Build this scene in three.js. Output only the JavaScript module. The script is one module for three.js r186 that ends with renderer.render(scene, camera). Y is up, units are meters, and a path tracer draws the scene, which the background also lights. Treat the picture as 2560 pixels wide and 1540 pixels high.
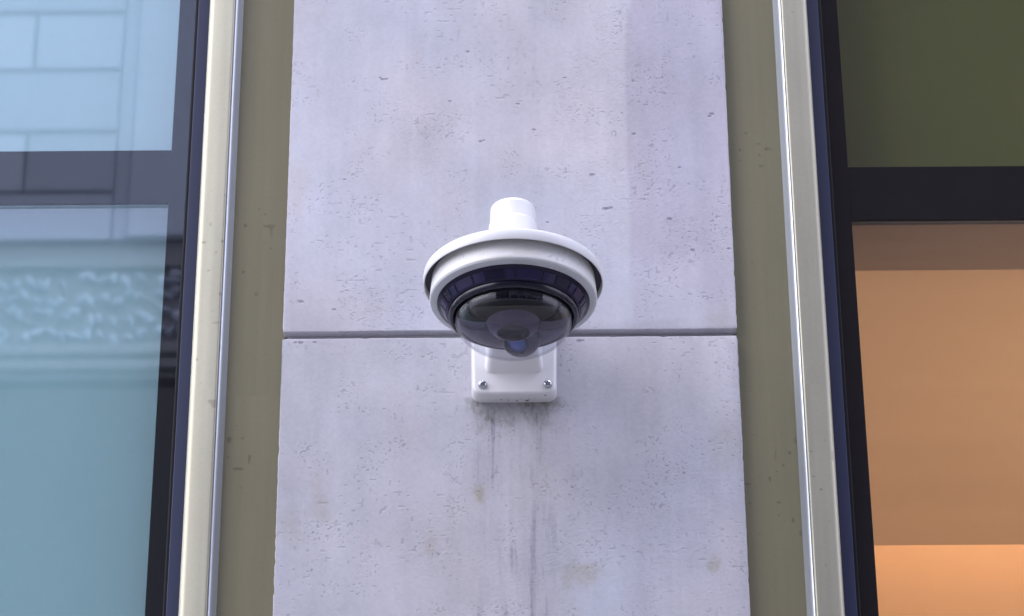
import * as THREE from 'three';
import { toCreasedNormals as creaseMetres } from 'three/addons/utils/BufferGeometryUtils.js';
import { RectAreaLightUniformsLib } from 'three/addons/lights/RectAreaLightUniformsLib.js';
import { RoundedBoxGeometry } from 'three/addons/geometries/RoundedBoxGeometry.js';
import { Brush, Evaluator, SUBTRACTION } from 'three-bvh-csg';

// ------------------------------------------------------------------ camera, sky, sun, exposure
const scene = new THREE.Scene();
const camera = new THREE.PerspectiveCamera(10.8513, 1024 / 616, 0.1, 400);
camera.position.set(0.01364, 1.6, 4.31407);
camera.up.set(0.00708501, 0.86161418, 0.50751434);
camera.lookAt(new THREE.Vector3(0.01364 - 0.00201784, 1.6 + 0.50753836, 4.31407 - 0.8616268));

const SKY = 1.5;
{
  const w = 64, h = 32, data = new Float32Array(w * h * 4);
  for (let j = 0; j < h; j++) for (let i = 0; i < w; i++) {
    const el = ((j + 0.5) / h - 0.5) * Math.PI, s = Math.max(0, Math.sin(el));
    const l = SKY * (1 + 2 * s) / 3 * 1.35, k = (j * w + i) * 4;              // even overcast, brighter to the zenith
    data[k] = l * 0.86; data[k + 1] = l * 0.88; data[k + 2] = l * 1.12; data[k + 3] = 1;
  }
  const sky = new THREE.DataTexture(data, w, h, THREE.RGBAFormat, THREE.FloatType);
  sky.mapping = THREE.EquirectangularReflectionMapping; sky.magFilter = THREE.LinearFilter; sky.needsUpdate = true;
  scene.background = sky; scene.environment = sky;
}
const sun = new THREE.DirectionalLight(new THREE.Color(1, 0.97, 0.93), 1.05);
sun.position.set(-9, 4.1 + 8.5, 4.2); sun.target.position.set(0, 4.1, 0);
sun.castShadow = true; sun.shadow.radius = 110; sun.shadow.mapSize.set(2048, 2048);
Object.assign(sun.shadow.camera, { left: -12, right: 12, top: 12, bottom: -12, near: 0.5, far: 60 });
scene.add(sun, sun.target);

const renderer = new THREE.WebGLRenderer({ antialias: true });
renderer.toneMapping = THREE.LinearToneMapping;
renderer.toneMappingExposure = 2.0;
renderer.shadowMap.enabled = true; renderer.shadowMap.type = THREE.PCFSoftShadowMap;
RectAreaLightUniformsLib.init();

// ------------------------------------------------------------------ helpers
let seed = 12345;
const rnd = () => { seed = (seed * 1664525 + 1013904223) >>> 0; return seed / 4294967296; };
const ran = (a, b) => a + (b - a) * rnd();
const lin = (r, g, b) => new THREE.Color().setRGB(r, g, b);
const std = o => new THREE.MeshStandardMaterial(o);
const phy = o => new THREE.MeshPhysicalMaterial(o);
const taken = {};
const numbered = n => { const k = taken[n] = (taken[n] ?? -1) + 1; return k ? `${n}_${String(k).padStart(3, '0')}` : n; };
function tag(o, label, category, group, kind) {
  o.userData.label = label; if (category) o.userData.category = category;
  if (group) o.userData.group = group; if (kind) o.userData.kind = kind; return o;
}
function thing(name, x = 0, y = 0, z = 0) { const g = new THREE.Group(); g.name = numbered(name); g.position.set(x, y, z); scene.add(g); return g; }
function mesh(name, geo, mat, parent = scene) {
  const m = new THREE.Mesh(geo, mat); m.name = parent === scene ? numbered(name) : name;
  m.castShadow = m.receiveShadow = true; parent.add(m); return m;
}
const box = (x0, x1, y0, y1, z0, z1) => { const g = new THREE.BoxGeometry(x1 - x0, y1 - y0, z1 - z0); g.translate((x0 + x1) / 2, (y0 + y1) / 2, (z0 + z1) / 2); return g; };
const rbox = (x0, x1, y0, y1, z0, z1, r) => { const g = new RoundedBoxGeometry(x1 - x0, y1 - y0, z1 - z0, 2, r); g.translate((x0 + x1) / 2, (y0 + y1) / 2, (z0 + z1) / 2); return g; };
const lathe = (pts, n = 96, crease = 0.5, a0 = Math.PI, al = Math.PI * 2) => toCreasedNormals(new THREE.LatheGeometry(pts.map(p => new THREE.Vector2(Math.max(0, p[0]), p[1])), n, a0, al), crease);
function roundPoly(pts, steps = 6) {        // [x, y, radius]
  const out = [], n = pts.length;
  for (let i = 0; i < n; i++) {
    const [x, y, r] = pts[i], [px, py] = pts[(i + n - 1) % n], [qx, qy] = pts[(i + 1) % n];
    if (!r) { out.push([x, y]); continue; }
    const la = Math.hypot(px - x, py - y), lb = Math.hypot(qx - x, qy - y), ta = Math.min(r, la * 0.49), tb = Math.min(r, lb * 0.49);
    const ax = x + (px - x) / la * ta, ay = y + (py - y) / la * ta, bx = x + (qx - x) / lb * tb, by = y + (qy - y) / lb * tb;
    for (let k = 0; k <= steps; k++) { const t = k / steps, u = 1 - t; out.push([u * u * ax + 2 * u * t * x + t * t * bx, u * u * ay + 2 * u * t * y + t * t * by]); }
  }
  return out;
}
const toCreasedNormals = (g, a) => { g.scale(1000, 1000, 1000); const o = creaseMetres(g, a); o.scale(0.001, 0.001, 0.001); return o; };   // that helper joins points within a hundredth of a unit
const shapeOf = pts => new THREE.Shape(pts.map(p => new THREE.Vector2(p[0], p[1])));
// a section in x and z, drawn up from y0 to y1
function prism(pts, y0, y1, crease = 0.7) {
  const g = new THREE.ExtrudeGeometry(shapeOf(roundPoly(pts.map(([x, z, r]) => [x, -z, r]))), { depth: y1 - y0, bevelEnabled: false });
  g.rotateX(-Math.PI / 2); g.translate(0, y0, 0); return toCreasedNormals(g, crease);
}
// ------------------------------------------------------------------ noise and textures
const HN = 1 << 16, HT = new Float32Array(HN); { let s = 777; for (let i = 0; i < HN; i++) { s = (s * 1103515245 + 12345) >>> 0; HT[i] = ((s >>> 8) & 0xffff) / 65535; } }
const hash = (i, j, k) => HT[((i * 374761393 + j * 668265263 + k * 974634777) ^ ((i * 13 + j * 7) << 5)) & (HN - 1)];
function vn(x, y, k) {
  const i = Math.floor(x), j = Math.floor(y); let u = x - i, v = y - j; u = u * u * (3 - 2 * u); v = v * v * (3 - 2 * v);
  const a = hash(i, j, k), b = hash(i + 1, j, k), c = hash(i, j + 1, k), d = hash(i + 1, j + 1, k);
  return a + (b - a) * u + (c - a) * v + (a - b - c + d) * u * v;
}
const fbm = (x, y, k, n = 4) => { let s = 0, a = 0.5, t = 0; for (let o = 0; o < n; o++) { s += a * vn(x, y, k + o * 17); t += a; a *= 0.5; x = x * 2.03 + 5.3; y = y * 2.03 + 1.7; } return s / t; };
const clamp01 = x => x < 0 ? 0 : x > 1 ? 1 : x;
const sstep = (a, b, x) => { const t = clamp01((x - a) / (b - a)); return t * t * (3 - 2 * t); };
const enc = c => { c = clamp01(c); return 255 * (c <= 0.0031308 ? c * 12.92 : 1.055 * Math.pow(c, 1 / 2.4) - 0.055); };
function textures(w, h, f) {               // f(u, v) -> [r, g, b (linear), height 0..1]
  const col = new Uint8Array(w * h * 4), bmp = new Uint8Array(w * h * 4);
  for (let j = 0; j < h; j++) for (let i = 0; i < w; i++) {
    const [r, g, b, e] = f((i + 0.5) / w, (j + 0.5) / h), k = (j * w + i) * 4;
    col[k] = enc(r); col[k + 1] = enc(g); col[k + 2] = enc(b); col[k + 3] = 255;
    bmp[k] = bmp[k + 1] = bmp[k + 2] = 255 * clamp01(e); bmp[k + 3] = 255;
  }
  const mk = (d, srgb) => {
    const t = new THREE.DataTexture(d, w, h); t.magFilter = THREE.LinearFilter; t.minFilter = THREE.LinearMipmapLinearFilter; t.generateMipmaps = true;
    t.wrapS = t.wrapT = THREE.RepeatWrapping; if (srgb) t.colorSpace = THREE.SRGBColorSpace; t.needsUpdate = true; return t;
  };
  return [mk(col, true), mk(bmp, false)];
}
const fit = (t, x0, y0, w, h) => { t.repeat.set(1 / w, 1 / h); t.offset.set(-x0 / w, -y0 / h); return t; };

const J = 4.0956;                            // height of the joint between the two slabs in view
const PW = 0.35, GAP = 0.0112, SLAB = 0.9;
// honed limestone: clouds of tone, fine pitting in patches, a few chips; x and y in metres from the middle of that joint
const pits = [[-.2031, .5187, .0045], [-.207, .5225, .003], [-.197, .5195, .0035], [-.094, .4718, .003], [-.0446, .3865, .004], [-.040, .389, .003], [.1500, .2468, .0045], [.1547, .2462, .004], [.1600, .2485, .004], [.2516, .2252, .005],
  [.2861, .1621, .004], [.3423, .164, .0042], [-.323, .0646, .0045], [-.2707, .0492, .0035], [.0403, .4099, .0035], [.1313, .3161, .005], [.3253, .4408, .005], [.321, .436, .004], [.0151, .4649, .0035], [-.0653, .5766, .0035], [.1051, -.0149, .005], [.112, -.0145, .0035], [-.321, -.015, .005], [-.329, -.0145, .003], [-.30, -.0142, .003], [-.02, -.0143, .0035], [-.26, .31, .003], [.06, .22, .003], [.20, .40, .0035], [.09, .52, .003], [.27, .33, .003]];
const rust = [[-.0471, -.3022, .010, .016, .55], [.1019, -.4496, .030, .022, .34], [.118, -.436, .016, .014, .25], [.3004, -.432, .011, .017, .40], [-.2812, -.3331, .022, .02, .26], [-.29, -.29, .012, .03, .18], [-.1188, -.3925, .009, .024, .22], [-.33, -.36, .03, .03, .18], [.325, -.22, .02, .05, .16], [.33, .02, .03, .03, .15], [-.335, .30, .018, .06, .16]];
function stone(x, y, k, own) {
  const big = fbm(x * 4 + 3.1, y * 3.2 + 9.4, k, 4) - 0.5, mid = fbm(x * 15, y * 11, k + 40, 4) - 0.5, tint = fbm(x * 7 + 30, y * 5, k + 80, 3) - 0.5;
  const fine = fbm(x * 230, y * 230, k + 120, 3) - 0.5, vert = fbm(x * 46, y * 3.2, k + 160, 3) - 0.5;
  let t = 1 + big * 0.32 + mid * 0.25 + fine * 0.13 + vert * 0.14, e = 0.62 + fine * 0.10 + mid * 0.05;
  // pitting: short ragged strokes lying mostly level, thick in some patches, absent in others
  const patch = sstep(0.42, 0.66, fbm(x * 6.5 + 11, y * 5.2, k + 200, 3) + (own ? 0.10 * sstep(0.0, 0.33, x) * (y > 0 ? 1 : 0.4) : 0));
  const wob = fbm(x * 60, y * 60, k + 210, 3) * 3.2, p = fbm(x * 200 + wob, y * 340 + wob * 2, k + 240, 4), pit = sstep(0.61, 0.74, p) * (0.08 + 0.92 * patch);
  const spot = sstep(0.80, 0.86, vn(x * 310, y * 330, k + 280)) * sstep(0.55, 0.75, vn(x * 24, y * 30, k + 290));
  const pore = sstep(0.83, 0.90, vn(x * 150 + 3, y * 165, k + 330)) * sstep(0.5, 0.8, vn(x * 9, y * 11, k + 340));
  e -= pit * 0.17 + spot * 0.4 + pore * 0.4; t -= pit * 0.05 + spot * 0.2 + pore * 0.14;
  e += sstep(0.60, 0.72, fbm(x * 140 + 7 + wob, y * 300 + wob, k + 300, 3)) * 0.11 * patch;
  const lot = own && y > 0 ? 1.16 : 1.0;   // the two slabs come from different beds
  let r = 0.448 * lot * t * (1 + tint * 0.13), g = 0.440 * lot * t * (1 + tint * 0.02), b = 0.482 * lot * t * (1 - tint * 0.06);
  if (own) {
    y /= 0.9148;
    for (const [px, py, pr] of pits) {
      const dx = (x - px) / 1.5, dy = y - py; if (Math.abs(dx) > 0.02 || Math.abs(dy) > 0.02) continue;
      const a = fbm(x * 420, y * 420, 900, 2), d = Math.hypot(dx, dy) * (0.6 + 0.9 * a), m = 1 - sstep(pr * 0.45, pr * 0.75, d);
      e -= m * 0.62; r *= 1 - m * 0.42; g *= 1 - m * 0.43; b *= 1 - m * 0.38;
    }
    for (const [px, py, rx, ry, s] of rust) {
      const d = Math.hypot((x - px) / rx, (y - py) / ry); if (d > 2.4) continue;
      const m = s * (1 - sstep(0.3, 1.5, d + 1.3 * (fbm(x * 75, y * 55, 950, 4) - 0.5))) * (0.55 + 0.9 * fbm(x * 260, y * 260, 970, 2));
      r *= 1 - m * 0.30; g *= 1 - m * 0.38; b *= 1 - m * 0.62;
    }
    if (y > 0) {                             // a duller face of the stone to the right of a cut line in the slab
      const line = 0.186 + 0.012 * (fbm(y * 9, 1, 990, 3) - 0.5) + 0.02 * sstep(0.5, 0.75, y), m = sstep(-0.004, 0.006, x - line) * sstep(-0.10, 0.22, y + 0.16 * (fbm(x * 11, y * 9, 995, 3) - 0.5));
      r *= 1 - 0.125 * m; g *= 1 - 0.155 * m; b *= 1 - 0.12 * m;
    } else {                                 // grime washed down from under the mounting plate
      const edge = fbm(x * 60, y * 42, 1010, 4), gr = fbm(x * 330, y * 190, 1020, 3), cx = x - 0.007;
      const under = (1 - sstep(0.052, 0.078, Math.abs(cx) + 0.03 * (edge - 0.5))) * sstep(-0.118, -0.126, y) * (1 - sstep(0.0, 0.075, -0.130 - y + 0.09 * (edge - 0.42)));
      const m1 = under * (0.30 + 0.62 * gr + 0.5 * sstep(0.56, 0.7, fbm(x * 180, y * 60, 1040, 3)));
      const sway = 0.010 * (fbm(y * 6, 3, 1050, 3) - 0.5), run = fbm((cx + sway) * 150, y * 5.5, 1060, 3), wide = 1 - sstep(0.03, 0.085, Math.abs(cx + sway * 2 + 0.004));
      const down = sstep(-0.13, -0.17, y); let m2 = wide * down * (sstep(0.50, 0.72, run) * (0.35 + 0.9 * gr) + 0.24); const m3 = wide * down * sstep(0.62, 0.74, 1 - run) * 0.5;
      let bead = wide * down * sstep(0.60, 0.70, fbm((cx + sway) * 240, y * 34, 1090, 3)) * 0.5;
      const keep = 0.25 + 1.35 * sstep(0.36, 0.64, fbm(cx * 22 + 4, y * 9, 1110, 3)); m2 *= keep; bead *= keep;
      r *= 1 - 0.46 * m1 - 0.185 * m2 - 0.13 * bead + 0.05 * m3; g *= 1 - 0.46 * m1 - 0.19 * m2 - 0.135 * bead + 0.05 * m3; b *= 1 - 0.53 * m1 - 0.17 * m2 - 0.12 * bead + 0.06 * m3;
    }
  }
  return [r, g, b, e];
}
const stoneMat = (x0, y0, w, h, k, own) => {
  const [c, b] = textures(1024, 1024, (u, v) => stone(x0 + u * w, y0 + v * h, k, own));
  return std({ map: fit(c, x0, y0, w, h), bumpMap: fit(b, x0, y0, w, h), bumpScale: 0.0008, roughness: 0.86 });
};
const upperStone = stoneMat(-PW, GAP / 2, 0.7, SLAB, 1, true), lowerStone = stoneMat(-PW, -GAP / 2 - SLAB, 0.7, SLAB, 31, true);
console.log('stone done');

// painted metal: faint cloud, scattered specks of dirt
const [metalC, metalB] = textures(512, 1024, (u, v) => {
  const x = u * 0.5, y = v, c = fbm(x * 9, y * 5, 2000, 4) - 0.5, f = fbm(x * 300, y * 300, 2040, 2) - 0.5, st = fbm(x * 120, y * 2.5, 2060, 3) - 0.5;
  const sp = sstep(0.88, 0.93, vn(x * 95, y * 95, 2080)) * sstep(0.6, 0.8, vn(x * 13, y * 9, 2090));
  const t = (1 + c * 0.17 + f * 0.06 + st * 0.13) * (1 - 0.35 * sp); return [0.80 * t, 0.79 * t, 0.78 * t, 0.5 + f * 0.3];
});
metalC.repeat.set(2, 1); metalB.repeat.set(2, 1);
const khaki = std({ color: lin(0.218, 0.200, 0.114), map: metalC, bumpMap: metalB, bumpScale: 0.0002, roughness: 0.62 });
const champagne = std({ color: lin(0.465, 0.45, 0.355), map: metalC, roughness: 0.44, metalness: 0.7 });
const steel = std({ color: lin(0.58, 0.62, 0.68), roughness: 0.46, metalness: 0.95 });
const navy = phy({ color: lin(0.023, 0.028, 0.066), roughness: 0.5, specularIntensity: 0.45 });
const rubber = phy({ color: lin(0.008, 0.008, 0.012), roughness: 0.6, specularIntensity: 0.3 });
const darkFrame = phy({ color: lin(0.006, 0.006, 0.010), roughness: 0.7, specularIntensity: 0.15 });
const glass = phy({ color: lin(0.97, 0.985, 0.985), roughness: 0.02, transmission: 1, thickness: 0, ior: 1.72 });
const innerGlass = phy({ color: lin(0.98, 0.985, 0.98), roughness: 0.022, transmission: 1, thickness: 0, ior: 2.25 });
const plainStone = std({ color: lin(0.46, 0.45, 0.46), roughness: 0.9 });

// ------------------------------------------------------------------ the ground
const strip = (name, label, geo, mat) => tag(mesh(name, geo, mat), label, name.replace(/_/g, ' '), null, 'structure');
strip('ground', 'wide ground under the street and the buildings', box(-80, 80, -0.6, -0.004, -60, 80), std({ color: lin(0.16, 0.155, 0.15), roughness: 0.95 }));
strip('road', 'grey asphalt road between the two pavements', box(-60, 60, -0.003, 0.004, 4.2, 10), std({ color: lin(0.07, 0.07, 0.072), roughness: 0.9 }));
strip('pavement', 'pale paved footway below the stone pier', rbox(-60, 60, -0.003, 0.125, 0.02, 4.2, 0.02), std({ color: lin(0.22, 0.215, 0.21), roughness: 0.88 }));
strip('pavement', 'pale paved footway in front of the opposite buildings', rbox(-60, 60, -0.003, 0.125, 10, 13.9, 0.02), std({ color: lin(0.24, 0.235, 0.23), roughness: 0.88 }));

// ------------------------------------------------------------------ the stone pier
const pier = tag(thing('stone_pier', 0, 0, 0), 'pale grey stone pier of stacked slabs between two tall windows', 'wall');
const mortar = std({ color: lin(0.40, 0.39, 0.40), roughness: 0.95, bumpMap: metalB, bumpScale: 0.0006 });
mesh('backing', box(-0.343, 0.343, 2.0, 6.6, -0.22, -0.0145), mortar, pier);
function slab(yc0, yc1, mat, s) {            // slab outline with a slightly worn, chipped arris
  seed = s; const o = [], x0 = -PW, x1 = PW, st = 0.007;
  const push = (ax, ay, bx, by, nx, ny) => {
    const L = Math.hypot(bx - ax, by - ay), n = Math.round(L / st);
    for (let i = 0; i < n; i++) { const t = i / n, chip = rnd() < 0.03 ? ran(0.0004, 0.0013) : 0, d = ran(0, 0.0005) + chip + 0.0006 * fbm(t * L * 14, s, 60, 2); o.push([ax + (bx - ax) * t + nx * d, ay + (by - ay) * t + ny * d]); }
  };
  push(x0 + 0.002, yc0, x1 - 0.002, yc0, 0, 1); push(x1, yc0 + 0.002, x1, yc1 - 0.002, -1, 0); push(x1 - 0.002, yc1, x0 + 0.002, yc1, 0, -1); push(x0, yc1 - 0.002, x0, yc0 + 0.002, 1, 0);
  const g = new THREE.ExtrudeGeometry(shapeOf(o), { depth: 0.024, bevelEnabled: true, bevelThickness: 0.0016, bevelSize: 0.0014, bevelOffset: -0.0014, bevelSegments: 2 });
  g.translate(0, 0, -0.0256);
  const m = mesh('stone_slab', toCreasedNormals(g, 0.5), mat, pier); m.position.y = J; return m;
}
slab(GAP / 2, GAP / 2 + SLAB, upperStone, 11);
slab(-GAP / 2 - SLAB, -GAP / 2, lowerStone, 23);
slab(GAP / 2 + SLAB + GAP, GAP / 2 + 2 * SLAB + GAP, upperStone, 37);
slab(-GAP / 2 - 2 * SLAB - GAP, -GAP / 2 - SLAB - GAP, upperStone, 41);
slab(GAP / 2 + 2 * (SLAB + GAP), 6.595 - J, upperStone, 53);
slab(2.005 - J, -GAP / 2 - 2 * (SLAB + GAP), upperStone, 59);

// the rest of the same front, above, below and beyond the two windows
const facade = tag(thing('stone_building', 0, 0, 0), 'pale stone building front carrying the pier and both windows', 'building');
mesh('base_wall', box(-9, 9, 0, 2.0, -0.4, 0.01), plainStone, facade);
mesh('upper_wall', box(-9, 9, 6.6, 12, -0.4, 0.01), plainStone, facade);
mesh('side_wall', box(-9, -3.05, 2.0, 6.6, -0.4, 0.01), plainStone, facade);
mesh('side_wall', box(3.05, 9, 2.0, 6.6, -0.4, 0.01), plainStone, facade);

// ------------------------------------------------------------------ the two windows
const Y0 = 2.0, Y1 = 6.6;
function makeWindow(s, label, barLo, barHi) {
  const w = tag(thing('window', s * 0.6, Y0, 0), label, 'window');
  const P = (name, pts, mat, a = Y0, b = Y1, parent = w) => { const g = prism(pts.map(([x, z, r]) => [s * x, z, r]), a, b); g.translate(-s * 0.6, -Y0, 0); return mesh(name, g, mat, parent); };
  P('cover_strip', [[0.3445, -0.018, 0], [0.436, -0.018, 0.001], [0.436, -0.03, 0], [0.3445, -0.03, 0]], khaki);
  P('mullion_cap', [[0.4452, -0.034, 0], [0.4452, 0.0066, 0.0045], [0.484, 0.0010, 0.006], [0.4885, -0.006, 0.004], [0.489, -0.034, 0]], champagne);
  P('edge_bead', [[0.4335, -0.034, 0], [0.4335, -0.0172, 0], [0.4365, -0.0120, 0.005], [0.4415, 0.0005, 0.008], [0.4450, 0.0028, 0.002], [0.4450, -0.034, 0]], steel);
  P('outer_frame', [[0.4892, -0.024, 0.001], [0.509, -0.026, 0.0015], [0.509, -0.06, 0], [0.4892, -0.06, 0]], navy);
  P('gasket', [[0.5092, -0.046, 0.002], [0.5165, -0.046, 0.003], [0.5165, -0.06, 0], [0.5092, -0.06, 0]], rubber);
  P('glass_pane', [[0.513, -0.0540, 0], [2.95, -0.0540, 0], [2.95, -0.0542, 0], [0.513, -0.0542, 0]], glass, Y0 + 0.05, Y1 - 0.05);
  for (const [a, b] of [[Y0 + 0.07, barLo - 0.002], [barHi + 0.002, Y1 - 0.07]]) P('inner_pane', [[0.5445, -0.0655, 0], [2.95, -0.0655, 0], [2.95, -0.0657, 0], [0.5445, -0.0657, 0]], innerGlass, a, b);
  P('inner_frame', [[0.50, -0.0575, 0], [0.544, -0.0575, 0.001], [0.544, -0.104, 0], [0.50, -0.104, 0]], darkFrame);
  P('transom', [[0.5442, -0.0573, 0], [2.96, -0.0573, 0], [2.96, -0.064, 0], [0.5442, -0.064, 0]], darkFrame, barLo, barHi);
  P('outer_frame', [[2.95, -0.02, 0], [3.05, -0.02, 0], [3.05, -0.12, 0], [2.95, -0.12, 0]], navy);
  P('head_frame', [[0.489, -0.03, 0], [2.95, -0.03, 0], [2.95, -0.12, 0], [0.489, -0.12, 0]], darkFrame, Y1 - 0.06, Y1);
  P('sill_frame', [[0.489, -0.03, 0], [2.95, -0.03, 0], [2.95, -0.12, 0], [0.489, -0.12, 0]], darkFrame, Y0, Y0 + 0.06);
  return w;
}
const winL = makeWindow(-1, 'tall window with pale blue blind behind reflecting glass and dark transom', 4.375, 4.4745);
const winR = makeWindow(1, 'tall window with warm orange lit room behind its glass', 4.3335, 4.4326);

const blindC = textures(512, 512, (u, v) => { const f = fbm(u * 260, v * 260, 3000, 2) - 0.5, c = fbm(u * 5, v * 5, 3010, 3) - 0.5, t = 1 + f * 0.05 + c * 0.06; return [0.9 * t, 0.9 * t, 0.9 * t, 0.5 + f * 0.3]; });
blindC[0].repeat.set(2, 2);
tag(mesh('roller_blind', box(-2.98, -0.53, 2.07, 6.53, -0.114, -0.110), std({ color: lin(0.60, 0.90, 0.98), map: blindC[0], roughness: 0.8 })), 'pale blue roller blind drawn behind the reflecting window glass', 'blind');
const olive = tag(mesh('roller_blind', box(0.53, 2.98, 4.44, 6.53, -0.150, -0.146), std({ color: lin(0.205, 0.212, 0.050), map: blindC[0], roughness: 0.85 })), 'dark olive blind behind the upper glass above the orange room', 'blind');

// ------------------------------------------------------------------ the room behind the right window
const room = tag(thing('interior_room', 0, 0, 0), 'warm room with brown soffit, tan ceiling and orange wall behind the glass', 'room', null, 'structure');
const RC = 4.753, RB = -2.075, RF = 1.5;
const woodT = textures(512, 512, (u, v) => { const s = fbm(u * 2, v * 26, 3100, 4) - 0.5, c = fbm(u * 5, v * 7, 3150, 3) - 0.5, t = 1 + s * 0.07 + c * 0.13; return [0.9 * t, 0.89 * t, 0.88 * t, 0.5 + s * 0.3]; });
const paint = (r, g, b, k) => { const t = woodT[0].clone(); t.repeat.set(k, k); t.needsUpdate = true; return std({ color: lin(r, g, b), map: t, roughness: 0.85 }); };
const peach = paint(0.56, 0.48, 0.41, 1);   // one paint on the whole room
mesh('soffit', box(0.52, 3.0, 4.353, 4.43, -0.247, -0.106), peach, room);
mesh('bulkhead', box(0.52, 3.0, 4.432, RC + 0.1, -0.247, -0.17), peach, room);
mesh('ceiling', box(0.45, 3.2, RC, RC + 0.1, RB, -0.21), peach, room);
const RW = RB - 0.325, RT = 5.4;                                       // a lit slot between the ceiling's edge and the back wall
mesh('slot_face', box(0.45, 3.2, RC + 0.1, RT, RB, RB + 0.06), peach, room);
mesh('slot_top', box(0.45, 3.2, RT, RT + 0.08, RW, RB + 0.06), peach, room);
mesh('back_wall', box(0.38, 3.3, RF - 0.1, RT + 0.08, RW - 0.1, RW), peach, room);
mesh('side_wall', box(0.38, 0.45, RF, RT, RW, -0.125), peach, room);
mesh('side_wall', box(3.21, 3.3, RF, RT, RW, -0.125), peach, room);
mesh('floor', box(0.38, 3.3, RF - 0.1, RF, RW, -0.1), peach, room);
{ // the lamp in that slot, above the line of sight
  const l = tag(thing('slot_lamp', 1.8, RT, RB - 0.12), 'long lamp in the ceiling slot washing the orange wall', 'lamp');
  mesh('lamp_tray', rbox(-1.25, 1.25, -0.06, -0.002, -0.05, 0.05, 0.006), std({ color: lin(0.5, 0.5, 0.5), roughness: 0.5 }), l);
  mesh('lamp_diffuser', rbox(-1.2, 1.2, -0.070, -0.061, -0.035, 0.035, 0.003), std({ color: lin(0.8, 0.7, 0.5), emissive: lin(1, 0.5, 0.24), emissiveIntensity: 2 }), l);
  const a = new THREE.RectAreaLight(lin(1, 0.50, 0.235), 32, 2.4, 0.07); a.position.set(1.8, RT - 0.074, RB - 0.12); a.lookAt(1.8, RT - 1.0, RB - 0.12 - 0.35); scene.add(a);
}
{ // a standing lamp below the line of sight, its head turned up to the ceiling
  const l = tag(thing('floor_lamp', 1.5, RF, -0.95), 'standing lamp turned up to the ceiling of the warm room', 'lamp');
  const lm = std({ color: lin(0.2, 0.19, 0.18), roughness: 0.4, metalness: 0.6 });
  mesh('lamp_base', lathe([[0, 0], [0.15, 0], [0.15, 0.015], [0.02, 0.03], [0, 0.03]], 40), lm, l);
  mesh('lamp_pole', new THREE.CylinderGeometry(0.014, 0.014, 1.72, 20).translate(0, 0.87, 0), lm, l);
  const head = mesh('lamp_head', lathe([[0, -0.06], [0.05, -0.05], [0.30, 0.03], [0.305, 0.05], [0.29, 0.05], [0.02, -0.02], [0, -0.02]], 48), lm, l);
  mesh('lamp_diffuser', new THREE.CylinderGeometry(0.27, 0.27, 0.004, 48).translate(0, 0.036, 0), std({ color: lin(0.8, 0.7, 0.5), emissive: lin(1, 0.52, 0.22), emissiveIntensity: 2 }), head);
  const aim = new THREE.Vector3(0, 0.75, -0.66).normalize(); head.position.y = 1.76; head.quaternion.setFromUnitVectors(new THREE.Vector3(0, 1, 0), aim);
  const a = new THREE.RectAreaLight(lin(1, 0.60, 0.34), 23, 0.46, 0.46); a.position.set(1.5, RF + 1.76, -0.95).addScaledVector(aim, 0.056); a.lookAt(a.position.clone().add(aim)); scene.add(a);
}

// ------------------------------------------------------------------ the dome security camera
const cam = tag(thing('security_camera', 0.0062, 3.9763, 0), 'white dome security camera with clear bubble on a wall bracket', 'camera');
const whiteT = textures(512, 512, (u, v) => { const c = fbm(u * 4, v * 4, 4000, 4) - 0.5, f = fbm(u * 120, v * 120, 4020, 2) - 0.5, sp = sstep(0.84, 0.90, vn(u * 300, v * 26, 4050)) * sstep(0.52, 0.72, vn(u * 11, v * 7, 4060)), d = sstep(0.5, 0.8, fbm(u * 7 + 3, v * 5, 4070, 4)), t = (1 + c * 0.08 + f * 0.03) * (1 - 0.30 * sp); return [0.9 * t * (1 - 0.06 * d), 0.9 * t * (1 - 0.075 * d), 0.9 * t * (1 - 0.12 * d), 0.5 + f * 0.4]; });
whiteT[0].offset.set(0.5, 0.5);
const cleanT = textures(256, 256, (u, v) => { const c = fbm(u * 4 + 8, v * 4, 4100, 4) - 0.5, t = 1 + c * 0.05; return [0.9 * t, 0.9 * t, 0.9 * t, 0.5]; }); cleanT[0].offset.set(0.5, 0.5);
const white = phy({ color: lin(0.85, 0.845, 0.855), map: cleanT[0], roughness: 0.36, clearcoat: 0.25, clearcoatRoughness: 0.25 });
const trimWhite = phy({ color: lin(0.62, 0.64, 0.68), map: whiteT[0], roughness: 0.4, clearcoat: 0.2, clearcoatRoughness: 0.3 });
const blackGloss = phy({ color: lin(0.013, 0.010, 0.034), roughness: 0.2, specularIntensity: 0.55 });
const panelDark = phy({ color: lin(0.024, 0.020, 0.068), roughness: 0.12, specularIntensity: 0.75 });
const blackMatt = phy({ color: lin(0.006, 0.005, 0.012), roughness: 0.5, specularIntensity: 0.25 });
const chassisMat = phy({ color: lin(0.054, 0.043, 0.088), roughness: 0.35, specularIntensity: 0.6 });
const chrome = std({ color: lin(0.48, 0.50, 0.53), roughness: 0.16, metalness: 1 });
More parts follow.
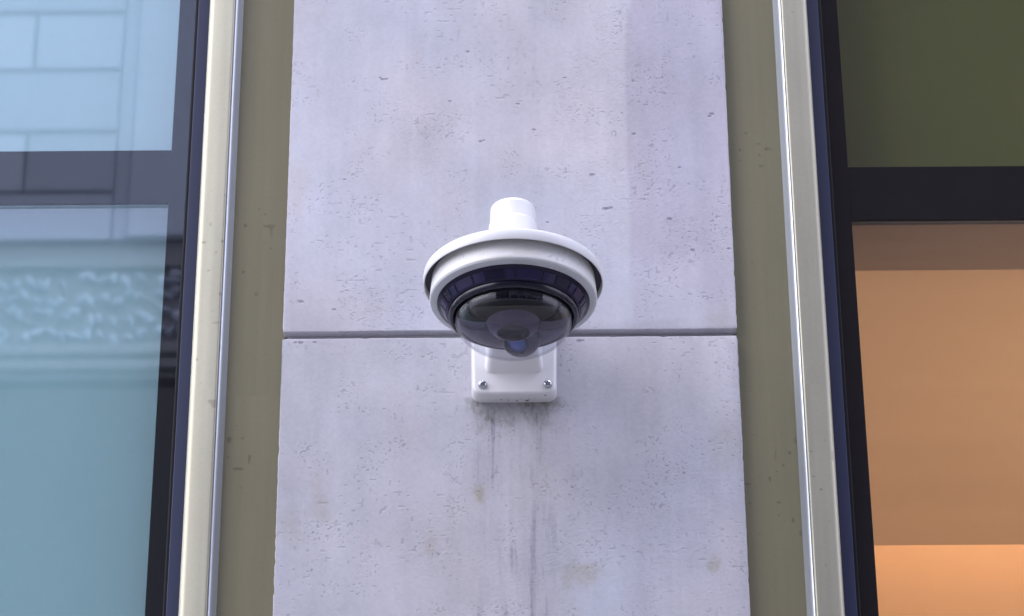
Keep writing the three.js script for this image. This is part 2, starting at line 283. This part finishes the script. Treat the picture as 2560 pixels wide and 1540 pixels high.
// plate on the wall
{
  const half = [[-0.0645, 0, 0.014], [0.0645, 0, 0.014], [0.0675, 0.17, 0.012], [-0.0675, 0.17, 0.012]];
  const g = new THREE.ExtrudeGeometry(shapeOf(roundPoly(half, 10)), { depth: 0.021, bevelEnabled: true, bevelThickness: 0.0048, bevelSize: 0.0042, bevelOffset: -0.0042, bevelSegments: 5 });
  const p = g.attributes.position; for (let i = 0; i < p.count; i++) { const z = p.getZ(i), t = clamp01(z / 0.026); p.setX(i, p.getX(i) * (1 - 0.028 * t)); p.setY(i, p.getY(i) + 0.0012 * t - 0.0035 * (1 - Math.pow(p.getX(i) / 0.066, 2)) * (p.getY(i) < 0.03 ? 1 : 0)); }
  g.computeVertexNormals();
  const plate = mesh('mounting_plate', toCreasedNormals(g, 0.6), white, cam);
  const ev = new Evaluator(); ev.attributes = ['position', 'normal'];
  const head = new Brush(new THREE.LatheGeometry([[0, -0.002], [0.0052, -0.002], [0.0056, -0.0005], [0.0055, 0.0012], [0.0048, 0.0028], [0.0034, 0.0039], [0.0018, 0.0044], [0, 0.0045]].map(a => new THREE.Vector2(...a)), 40)); head.updateMatrixWorld();
  let r = head;
  for (const a of [0, Math.PI / 2]) { const c = new Brush(new THREE.BoxGeometry(0.0068, 0.005, 0.0014)); c.position.y = 0.0046; c.rotation.y = a; c.updateMatrixWorld(); r = ev.evaluate(r, c, SUBTRACTION); }
  const sg = toCreasedNormals(r.geometry.index ? r.geometry.toNonIndexed() : r.geometry, 0.5);
  for (const [x, a] of [[-0.0480, 0.35], [0.0508, 0.1]]) { const sc = mesh('screw', sg, chrome, plate); sc.scale.setScalar(1.2); sc.rotation.set(Math.PI / 2, a, 0); sc.position.set(x, 0.0150, 0.0268); }
  // bare spots where the paint has come away on the lower edge
  const chipM = std({ color: lin(0.02, 0.02, 0.03), roughness: 0.8 });
  for (const [x, z, q] of [[0.0470, 0.0205, 1.5], [0.0535, 0.019, 0.8], [-0.020, 0.011, 0.9], [0.004, 0.0085, 1.2], [0.0195, 0.0075, 1.6], [-0.009, 0.010, 0.9], [-0.011, 0.0145, 0.6], [0.031, 0.012, 0.7], [-0.028, 0.009, 0.6], [0.0105, 0.0135, 0.5], [0.0225, 0.012, 0.7]]) {
    const g2 = new THREE.IcosahedronGeometry(0.0011 * q, 1); g2.scale(ran(0.9, 1.6), 0.22, ran(0.7, 1.2));
    const c = mesh('paint_chip', g2, chipM, plate); const cy = -0.0035 * (1 - (x / 0.066) ** 2) + (Math.abs(x) > 0.045 ? (Math.abs(x) - 0.045) ** 2 * 28 : 0); c.position.set(x, cy + 0.0012 * z / 0.026, z);
  }
}
// tapered arm from plate to pipe
{
  const rings = [], prof = (w, y0, y1, z) => roundPoly([[-w, y0, 0.012], [w, y0, 0.012], [w * 0.94, y1, 0.012], [-w * 0.94, y1, 0.012]], 5).map(([x, y]) => [x, y, z]);
  for (const [w, a, b, z] of [[0.0445, 0.034, 0.160, 0.0255], [0.042, 0.040, 0.158, 0.032], [0.039, 0.050, 0.160, 0.05], [0.036, 0.074, 0.168, 0.09], [0.034, 0.098, 0.178, 0.14], [0.032, 0.115, 0.186, 0.19], [0.031, 0.122, 0.189, 0.225]]) rings.push(prof(w, a, b, z));
  const pos = [], idx = [], n = rings[0].length; rings.flat().forEach(p => pos.push(...p));
  for (let i = 0; i < rings.length - 1; i++) for (let j = 0; j < n; j++) { const a = i * n + j, b = i * n + (j + 1) % n; idx.push(a, b, a + n, b, b + n, a + n); }
  const g = new THREE.BufferGeometry(); g.setAttribute('position', new THREE.Float32BufferAttribute(pos, 3)); g.setIndex(idx);
  g.setAttribute('uv', new THREE.Float32BufferAttribute(pos.filter((_, i) => i % 3 !== 2), 2)); g.computeVertexNormals();
  mesh('bracket_arm', toCreasedNormals(g, 0.7), white, cam);
}
// everything round: y measured from the lower edge of the shield's lip
const AX = [0, 0.0613, 0.24];
const ax = (name, g, m, parent = cam) => { const o = mesh(name, g, m, parent); if (parent === cam) o.position.set(...AX); return o; };
const pipeP = [[0.0392, 0.0165], [0.0390, 0.022], [0.0380, 0.027], [0.0360, 0.1010], [0.0355, 0.1026], [0.0347, 0.1038], [0.0343, 0.1056], [0.0336, 0.1275]];
for (let k = 0; k <= 6; k++) { const a = k / 6 * Math.PI / 2; pipeP.push([0.0336 - 0.008 * (1 - Math.cos(a)), 0.1275 + 0.008 * Math.sin(a)]); } pipeP.push([0, 0.1368]);
ax('pendant_pipe', lathe(pipeP, 96, 0.6), white);
ax('weather_shield', lathe([[0.034, 0.0217], [0.06, 0.0214], [0.125, 0.0196], [0.1295, 0.0186], [0.1312, 0.0168], [0.1318, 0.0145], [0.1318, 0.0012], [0.1314, 0.0003], [0.1306, 0], [0.1301, 0.0004], [0.1298, 0.0015], [0.1294, 0.0145], [0.05, 0.0158], [0.034, 0.0158]], 160, 0.5), white);
const housing = ax('housing', lathe([[0.05, 0.0150], [0.1188, 0.0138], [0.1200, 0.004], [0.1212, -0.010], [0.1222, -0.0215], [0.1225, -0.0240], [0.1221, -0.0256], [0.1212, -0.0266], [0.115, -0.0272]], 160, 0.5), phy({ color: lin(0.85, 0.845, 0.835), map: whiteT[0], roughness: 0.4, clearcoat: 0.15, clearcoatRoughness: 0.3 }));
ax('trim_ring', lathe([[0.1213, -0.0268], [0.1211, -0.0277], [0.1201, -0.0284], [0.1128, -0.0304], [0.1116, -0.0304], [0.1110, -0.0296], [0.1107, -0.026]], 160, 0.5), trimWhite, housing);
ax('gap_shade_ring', lathe([[0.1150, 0.0125], [0.1150, 0.0105], [0.1294, 0.0105], [0.1294, 0.0125]], 128, 0.5), std({ color: lin(0.05, 0.045, 0.065), roughness: 0.7 }));  // dark ring added to paint the shade in the gap under the lip
const ring = ax('dark_ring', lathe([[0.1109, -0.0280], [0.1107, -0.0300], [0.1098, -0.0312], [0.1068, -0.0328], [0.1062, -0.0333], [0.0972, -0.0470], [0.0962, -0.0480], [0.088, -0.0482]], 160, 0.5), blackGloss);
{ // windows of the illuminator ring, of several widths
  const spans = [7, 16, 7, 9, 13, 15, 9, 20, 8, 14, 9, 20, 15, 10, 8, 20, 11, 16, 9, 22, 12, 16, 8, 14, 9, 16, 11, 16]; let a = 0; const tot = spans.reduce((s, v) => s + v, 0);
  spans.forEach((s, i) => {
    const w = s / tot * Math.PI * 2, gap = i % 3 === 0 ? 0.05 : 0.022;
    const g = lathe([[0.1058, -0.0332], [0.1062, -0.0345], [0.1056, -0.0354], [0.0990, -0.0455], [0.0980, -0.0460]], Math.max(4, Math.round(w * 14)), 0.4, a + gap / 2 + 2.2, w - gap); a += w;
    mesh('ring_window', g, i % 4 === 1 ? blackGloss : panelDark, ring);
  });
}
const collarP = []; for (let k = 0; k <= 12; k++) { const t = Math.PI * (k / 12) - Math.PI * 0.05; collarP.push([0.0903 + 0.0046 * Math.cos(t), -0.0500 - 0.0066 * Math.sin(t)]); } collarP.push([0.0856, -0.0500]);
ax('collar', lathe(collarP, 160, 0.9), phy({ color: lin(0.010, 0.008, 0.022), roughness: 0.22, specularIntensity: 0.9 }));
const domeP = [[0.0857, -0.0500]]; for (let k = 0; k <= 28; k++) { const t = k / 28 * Math.PI / 2; domeP.push([0.0857 * Math.pow(Math.cos(t), 0.96), -0.0560 - 0.0523 * Math.sin(t)]); }
const bubble = phy({ color: lin(0.96, 0.965, 0.98), roughness: 0, transmission: 1, thickness: 0, ior: 1.55, specularIntensity: 0.68 });
const dome = ax('dome', lathe(domeP, 128, 1.2), bubble);
mesh('inner_face', lathe(domeP.map(([r, y], i) => [r - 0.0026 * (1 - i / 40), y + (i ? 0.0026 * (i - 1) / 28 : 0)]), 128, 1.2), bubble, dome);
// what sits inside the bubble
ax('dome_base', lathe([[0.0848, -0.040], [0.0842, -0.0545], [0.0825, -0.0555], [0.072, -0.0525], [0.04, -0.0505], [0, -0.050]], 96, 0.5), blackMatt);
ax('inner_shroud', lathe([[0.0832, -0.0540], [0.0826, -0.0585], [0.0812, -0.0600], [0.0750, -0.0620], [0.066, -0.0645], [0.056, -0.0655], [0.046, -0.0645], [0.034, -0.0622], [0.022, -0.0600], [0.020, -0.055]], 96, 0.5, Math.PI - 1.72, 3.44), chassisMat);
// the hub on the bubble's axis: a flared neck with a black hollow end
const hub = ax('shroud_hub', lathe([[0.040, -0.0640], [0.0365, -0.0700], [0.0325, -0.0752], [0.0275, -0.0772], [0.0256, -0.0792], [0.0244, -0.0797], [0.0234, -0.0791]], 96, 0.6), chassisMat);
mesh('hub_hollow', lathe([[0.0235, -0.0792], [0.0224, -0.0745], [0.016, -0.0725], [0, -0.0720]], 72, 0.6), blackMatt, hub);
{
  const mod = new THREE.Group(); mod.name = 'lens_module'; cam.add(mod);
  mod.position.set(AX[0] + 0.0105, AX[1] - 0.0630, AX[2] - 0.0420);
  const dir = new THREE.Vector3(-0.30, -0.81, 0.50).normalize(), side = new THREE.Vector3(0, 0.8616, 0.5075); side.addScaledVector(dir, -side.dot(dir)).normalize();
  mod.quaternion.setFromRotationMatrix(new THREE.Matrix4().makeBasis(new THREE.Vector3().crossVectors(dir, side), dir, side));
  const R = 0.0296, bp = []; for (let k = 0; k <= 24; k++) { const t = -Math.PI / 2 + k / 24 * (Math.PI / 2 + 0.86); bp.push([R * Math.cos(t), R * Math.sin(t)]); } bp.push([0.0184, 0.0215], [0.0180, 0.0150], [0.0150, 0.0140], [0, 0.0138]);
  mesh('module_body', lathe(bp, 64, 0.6), phy({ color: lin(0.030, 0.025, 0.055), roughness: 0.4, specularIntensity: 0.5 }), mod);
  mesh('lens_ring', lathe([[0.0186, 0.0145], [0.0186, 0.0230], [0.0178, 0.0242], [0.0164, 0.0240], [0.0155, 0.0212], [0.0150, 0.016]], 56, 0.5), blackGloss, mod);
  const lp = []; for (let k = 0; k <= 10; k++) { const t = k / 10; lp.push([0.0156 * t, 0.0235 - 0.0060 * t * t]); }
  mesh('lens', lathe(lp, 56, 1.2), phy({ color: lin(0.040, 0.070, 0.30), roughness: 0.04, ior: 1.9, specularColor: lin(0.45, 0.6, 1) }), mod);
}

// ------------------------------------------------------------------ the buildings across the street, seen mirrored in glass and bubble
const OZ = 14;
const pale = std({ color: lin(0.47, 0.54, 0.66), roughness: 0.88 }), paleB = std({ color: lin(0.44, 0.505, 0.62), roughness: 0.9 }), paleC = std({ color: lin(0.51, 0.58, 0.70), roughness: 0.88 }), shadedGround = std({ color: lin(0.19, 0.20, 0.225), roughness: 0.95 });  // last one: frieze ground, shade of the course above put into its colour
const darkPane = phy({ color: lin(0.012, 0.013, 0.016), roughness: 0.05 });
const bedStone = std({ color: lin(0.30, 0.34, 0.41), roughness: 0.92 });
const shadedStone = std({ color: lin(0.24, 0.25, 0.28), roughness: 0.92 });  // stone around and below the frieze, darkened in colour for the shade there
const opp = tag(thing('ashlar_building', -5.2, -0.075, OZ), 'pale ashlar building with carved leaf frieze across the street', 'building');
const O = (name, x0, x1, y0, y1, z0, z1, mat, parent = opp, r = 0) => { const g = r ? rbox(x0, x1, y0, y1, z0, z1, r) : box(x0, x1, y0, y1, z0, z1); g.translate(5.2, 0, -OZ); return mesh(name, g, mat, parent); };
O('wall', -9, -1.6, 0, 12.115, OZ + 0.1, OZ + 0.45, shadedStone);
O('wall', -9, -1.6, 0, 17.4, OZ + 0.451, OZ + 3.5, paleB);
O('joint_bed', -9, -1.62, 13.07, 17.2, OZ - 0.002, OZ + 0.45, bedStone);
O('cornice', -9.15, -1.45, 17.2, 17.6, OZ - 0.3, OZ + 0.5, pale, opp, 0.03);
const bl = [pale, paleB, paleC]; seed = 99;
const beds = [13.075, 13.44, 13.934, 14.446, 14.93, 15.42, 15.91, 16.4, 16.89, 17.2];
for (let c = 0; c < 9; c++) {
  const y0 = beds[c] + (c ? 0.016 : 0), y1 = beds[c + 1] - 0.016; let x1 = -2.70, first = true;
  while (x1 > -9) { const L = first ? (c % 2 ? 0.62 : 0.98) : 1.02, x0 = Math.max(-9, x1 - L); if (x1 - x0 > 0.1) O('stone_block', x0 + 0.012, x1 - 0.012, y0, y1, OZ - 0.02, OZ + 0.06, bl[Math.floor(rnd() * 3)], opp, 0.016); x1 = x0; first = false; }
}
O('corner_pilaster', -2.60, -1.66, 13.075, 17.2, OZ - 0.05, OZ + 0.06, pale, opp, 0.02);
O('corner_moulding', -2.705, -2.595, 13.075, 17.2, OZ - 0.015, OZ + 0.06, paleB, opp, 0.02);
O('architrave', -9, -1.62, 12.885, 13.068, OZ + 0.02, OZ + 0.45, shadedStone, opp, 0.01);
const fr = O('frieze', -9, -1.62, 12.300, 12.880, OZ + 0.07, OZ + 0.45, shadedGround);
{ // carved leaves and stems standing proud of the ground of the frieze
  const leafG = []; for (let v = 0; v < 4; v++) { const g = new THREE.SphereGeometry(1, 10, 7), p = g.attributes.position; for (let i = 0; i < p.count; i++) { const x = p.getX(i), y = p.getY(i), z = p.getZ(i), th = Math.atan2(y, x), k = 0.78 + 0.22 * Math.cos(th * (3 + v)) + 0.15 * Math.sin(th * 2 + v); p.setXYZ(i, x * k * (1 + 0.25 * x), y * k, z * 0.5); } g.computeVertexNormals(); leafG.push(g); }
  const put = (name, g, x, y, sx, sy, sz, a) => { const m = mesh(name, g, bl[Math.floor(rnd() * 3)], fr); m.position.set(x + 5.2, y, 0.055); m.scale.set(sx, sy, sz); m.rotation.z = a; };
  for (let k = 0; k < 9; k++) {
    const cx = -2.1 - k * 0.52, up = k % 2 ? 1 : -1;
    const pts = []; for (let t = 0; t <= 6; t++) pts.push(new THREE.Vector3(cx + 5.2 + 0.26 - t * 0.52 / 6, 12.590 + up * 0.13 * Math.sin(t / 6 * Math.PI), 0.07));
    mesh('stem', new THREE.TubeGeometry(new THREE.CatmullRomCurve3(pts), 14, 0.02, 6), shadedStone, fr);
    for (let i = 0; i < 24; i++) put('carved_leaf', leafG[i % 4], cx + ((i % 6) - 2.5) * 0.087 + ran(-0.04, 0.04), 12.590 + (Math.floor(i / 6) - 1.5) * 0.142 + ran(-0.045, 0.045), ran(0.030, 0.068), ran(0.024, 0.050), ran(0.05, 0.12), ran(-1.5, 1.5));
  }
}
O('moulding', -9, -1.62, 12.215, 12.295, OZ + 0.01, OZ + 0.45, shadedStone, opp, 0.02);
O('moulding', -9, -1.62, 12.118, 12.20, OZ + 0.04, OZ + 0.45, shadedStone, opp, 0.02);
for (let k = 0; k < 3; k++) for (let f = 0; f < 3; f++) {
  const x1 = -1.75 - k * 2.45, y0 = 8.15 - f * 3.95; const w = O('opening', x1 - 2.1, x1, y0, y0 + 3.9, OZ + 0.06, OZ + 0.44, darkFrame); O('pane', x1 - 2.04, x1 - 0.06, y0 + 0.08, y0 + 3.82, OZ + 0.04, OZ + 0.055, darkPane, w);
}
const brick = tag(thing('brick_building', 10, 0, OZ), 'tall dark brown brick building across the street', 'building');
const B = (name, x0, x1, y0, y1, z0, z1, mat, parent = brick) => { const g = box(x0, x1, y0, y1, z0, z1); g.translate(-10, 0, -OZ); return mesh(name, g, mat, parent); };
const brickT = textures(512, 512, (u, v) => { const r = Math.floor(v * 40), uu = u * 20 + (r % 2) * 0.5, m = (uu % 1) < 0.06 || (v * 40 % 1) < 0.14, t = 0.8 + 0.4 * hash(Math.floor(uu), r, 5); return m ? [0.6, 0.58, 0.55, 0.3] : [0.75 * t, 0.72 * t, 0.7 * t, 0.6]; });
brickT[0].repeat.set(8, 8);
B('wall', -1.58, 22, 0, 19.5, OZ + 0.2, OZ + 5, std({ color: lin(0.045, 0.033, 0.030), map: brickT[0], roughness: 0.92 }));
B('string_course', -1.58, 22, 4.5, 4.95, OZ - 0.15, OZ + 0.2, pale);
for (let k = 0; k < 6; k++) B('shop_front', -1.2 + k * 3.9, 2.3 + k * 3.9, 0.13, 4.1, OZ + 0.1, OZ + 0.2, darkPane);
for (let k = 0; k < 7; k++) B('pilaster', -1.55 + k * 3.9, -1.25 + k * 3.9, 0.13, 4.5, OZ - 0.1, OZ + 0.2, paleC);
const lf = std({ color: lin(0.05, 0.04, 0.035), roughness: 0.7 });
for (let f = 1; f < 5; f++) for (const x0 of [-1.35, 0.3, 4.6, 6.8, 9, 11.2, 13.4, 15.6, 17.8]) { const y0 = 1.6 + f * 3.7; B('surround', x0 - 0.12, x0 + 1.42, y0 - 0.15, y0 + 2.45, OZ + 0.17, OZ + 0.2, pale); const w = B('window', x0, x0 + 1.3, y0, y0 + 2.2, OZ + 0.15, OZ + 0.19, lf); B('pane', x0 + 0.1, x0 + 1.2, y0 + 0.1, y0 + 2.1, OZ + 0.135, OZ + 0.149, darkPane, w); }

renderer.setSize(1024, 616);
renderer.render(scene, camera);
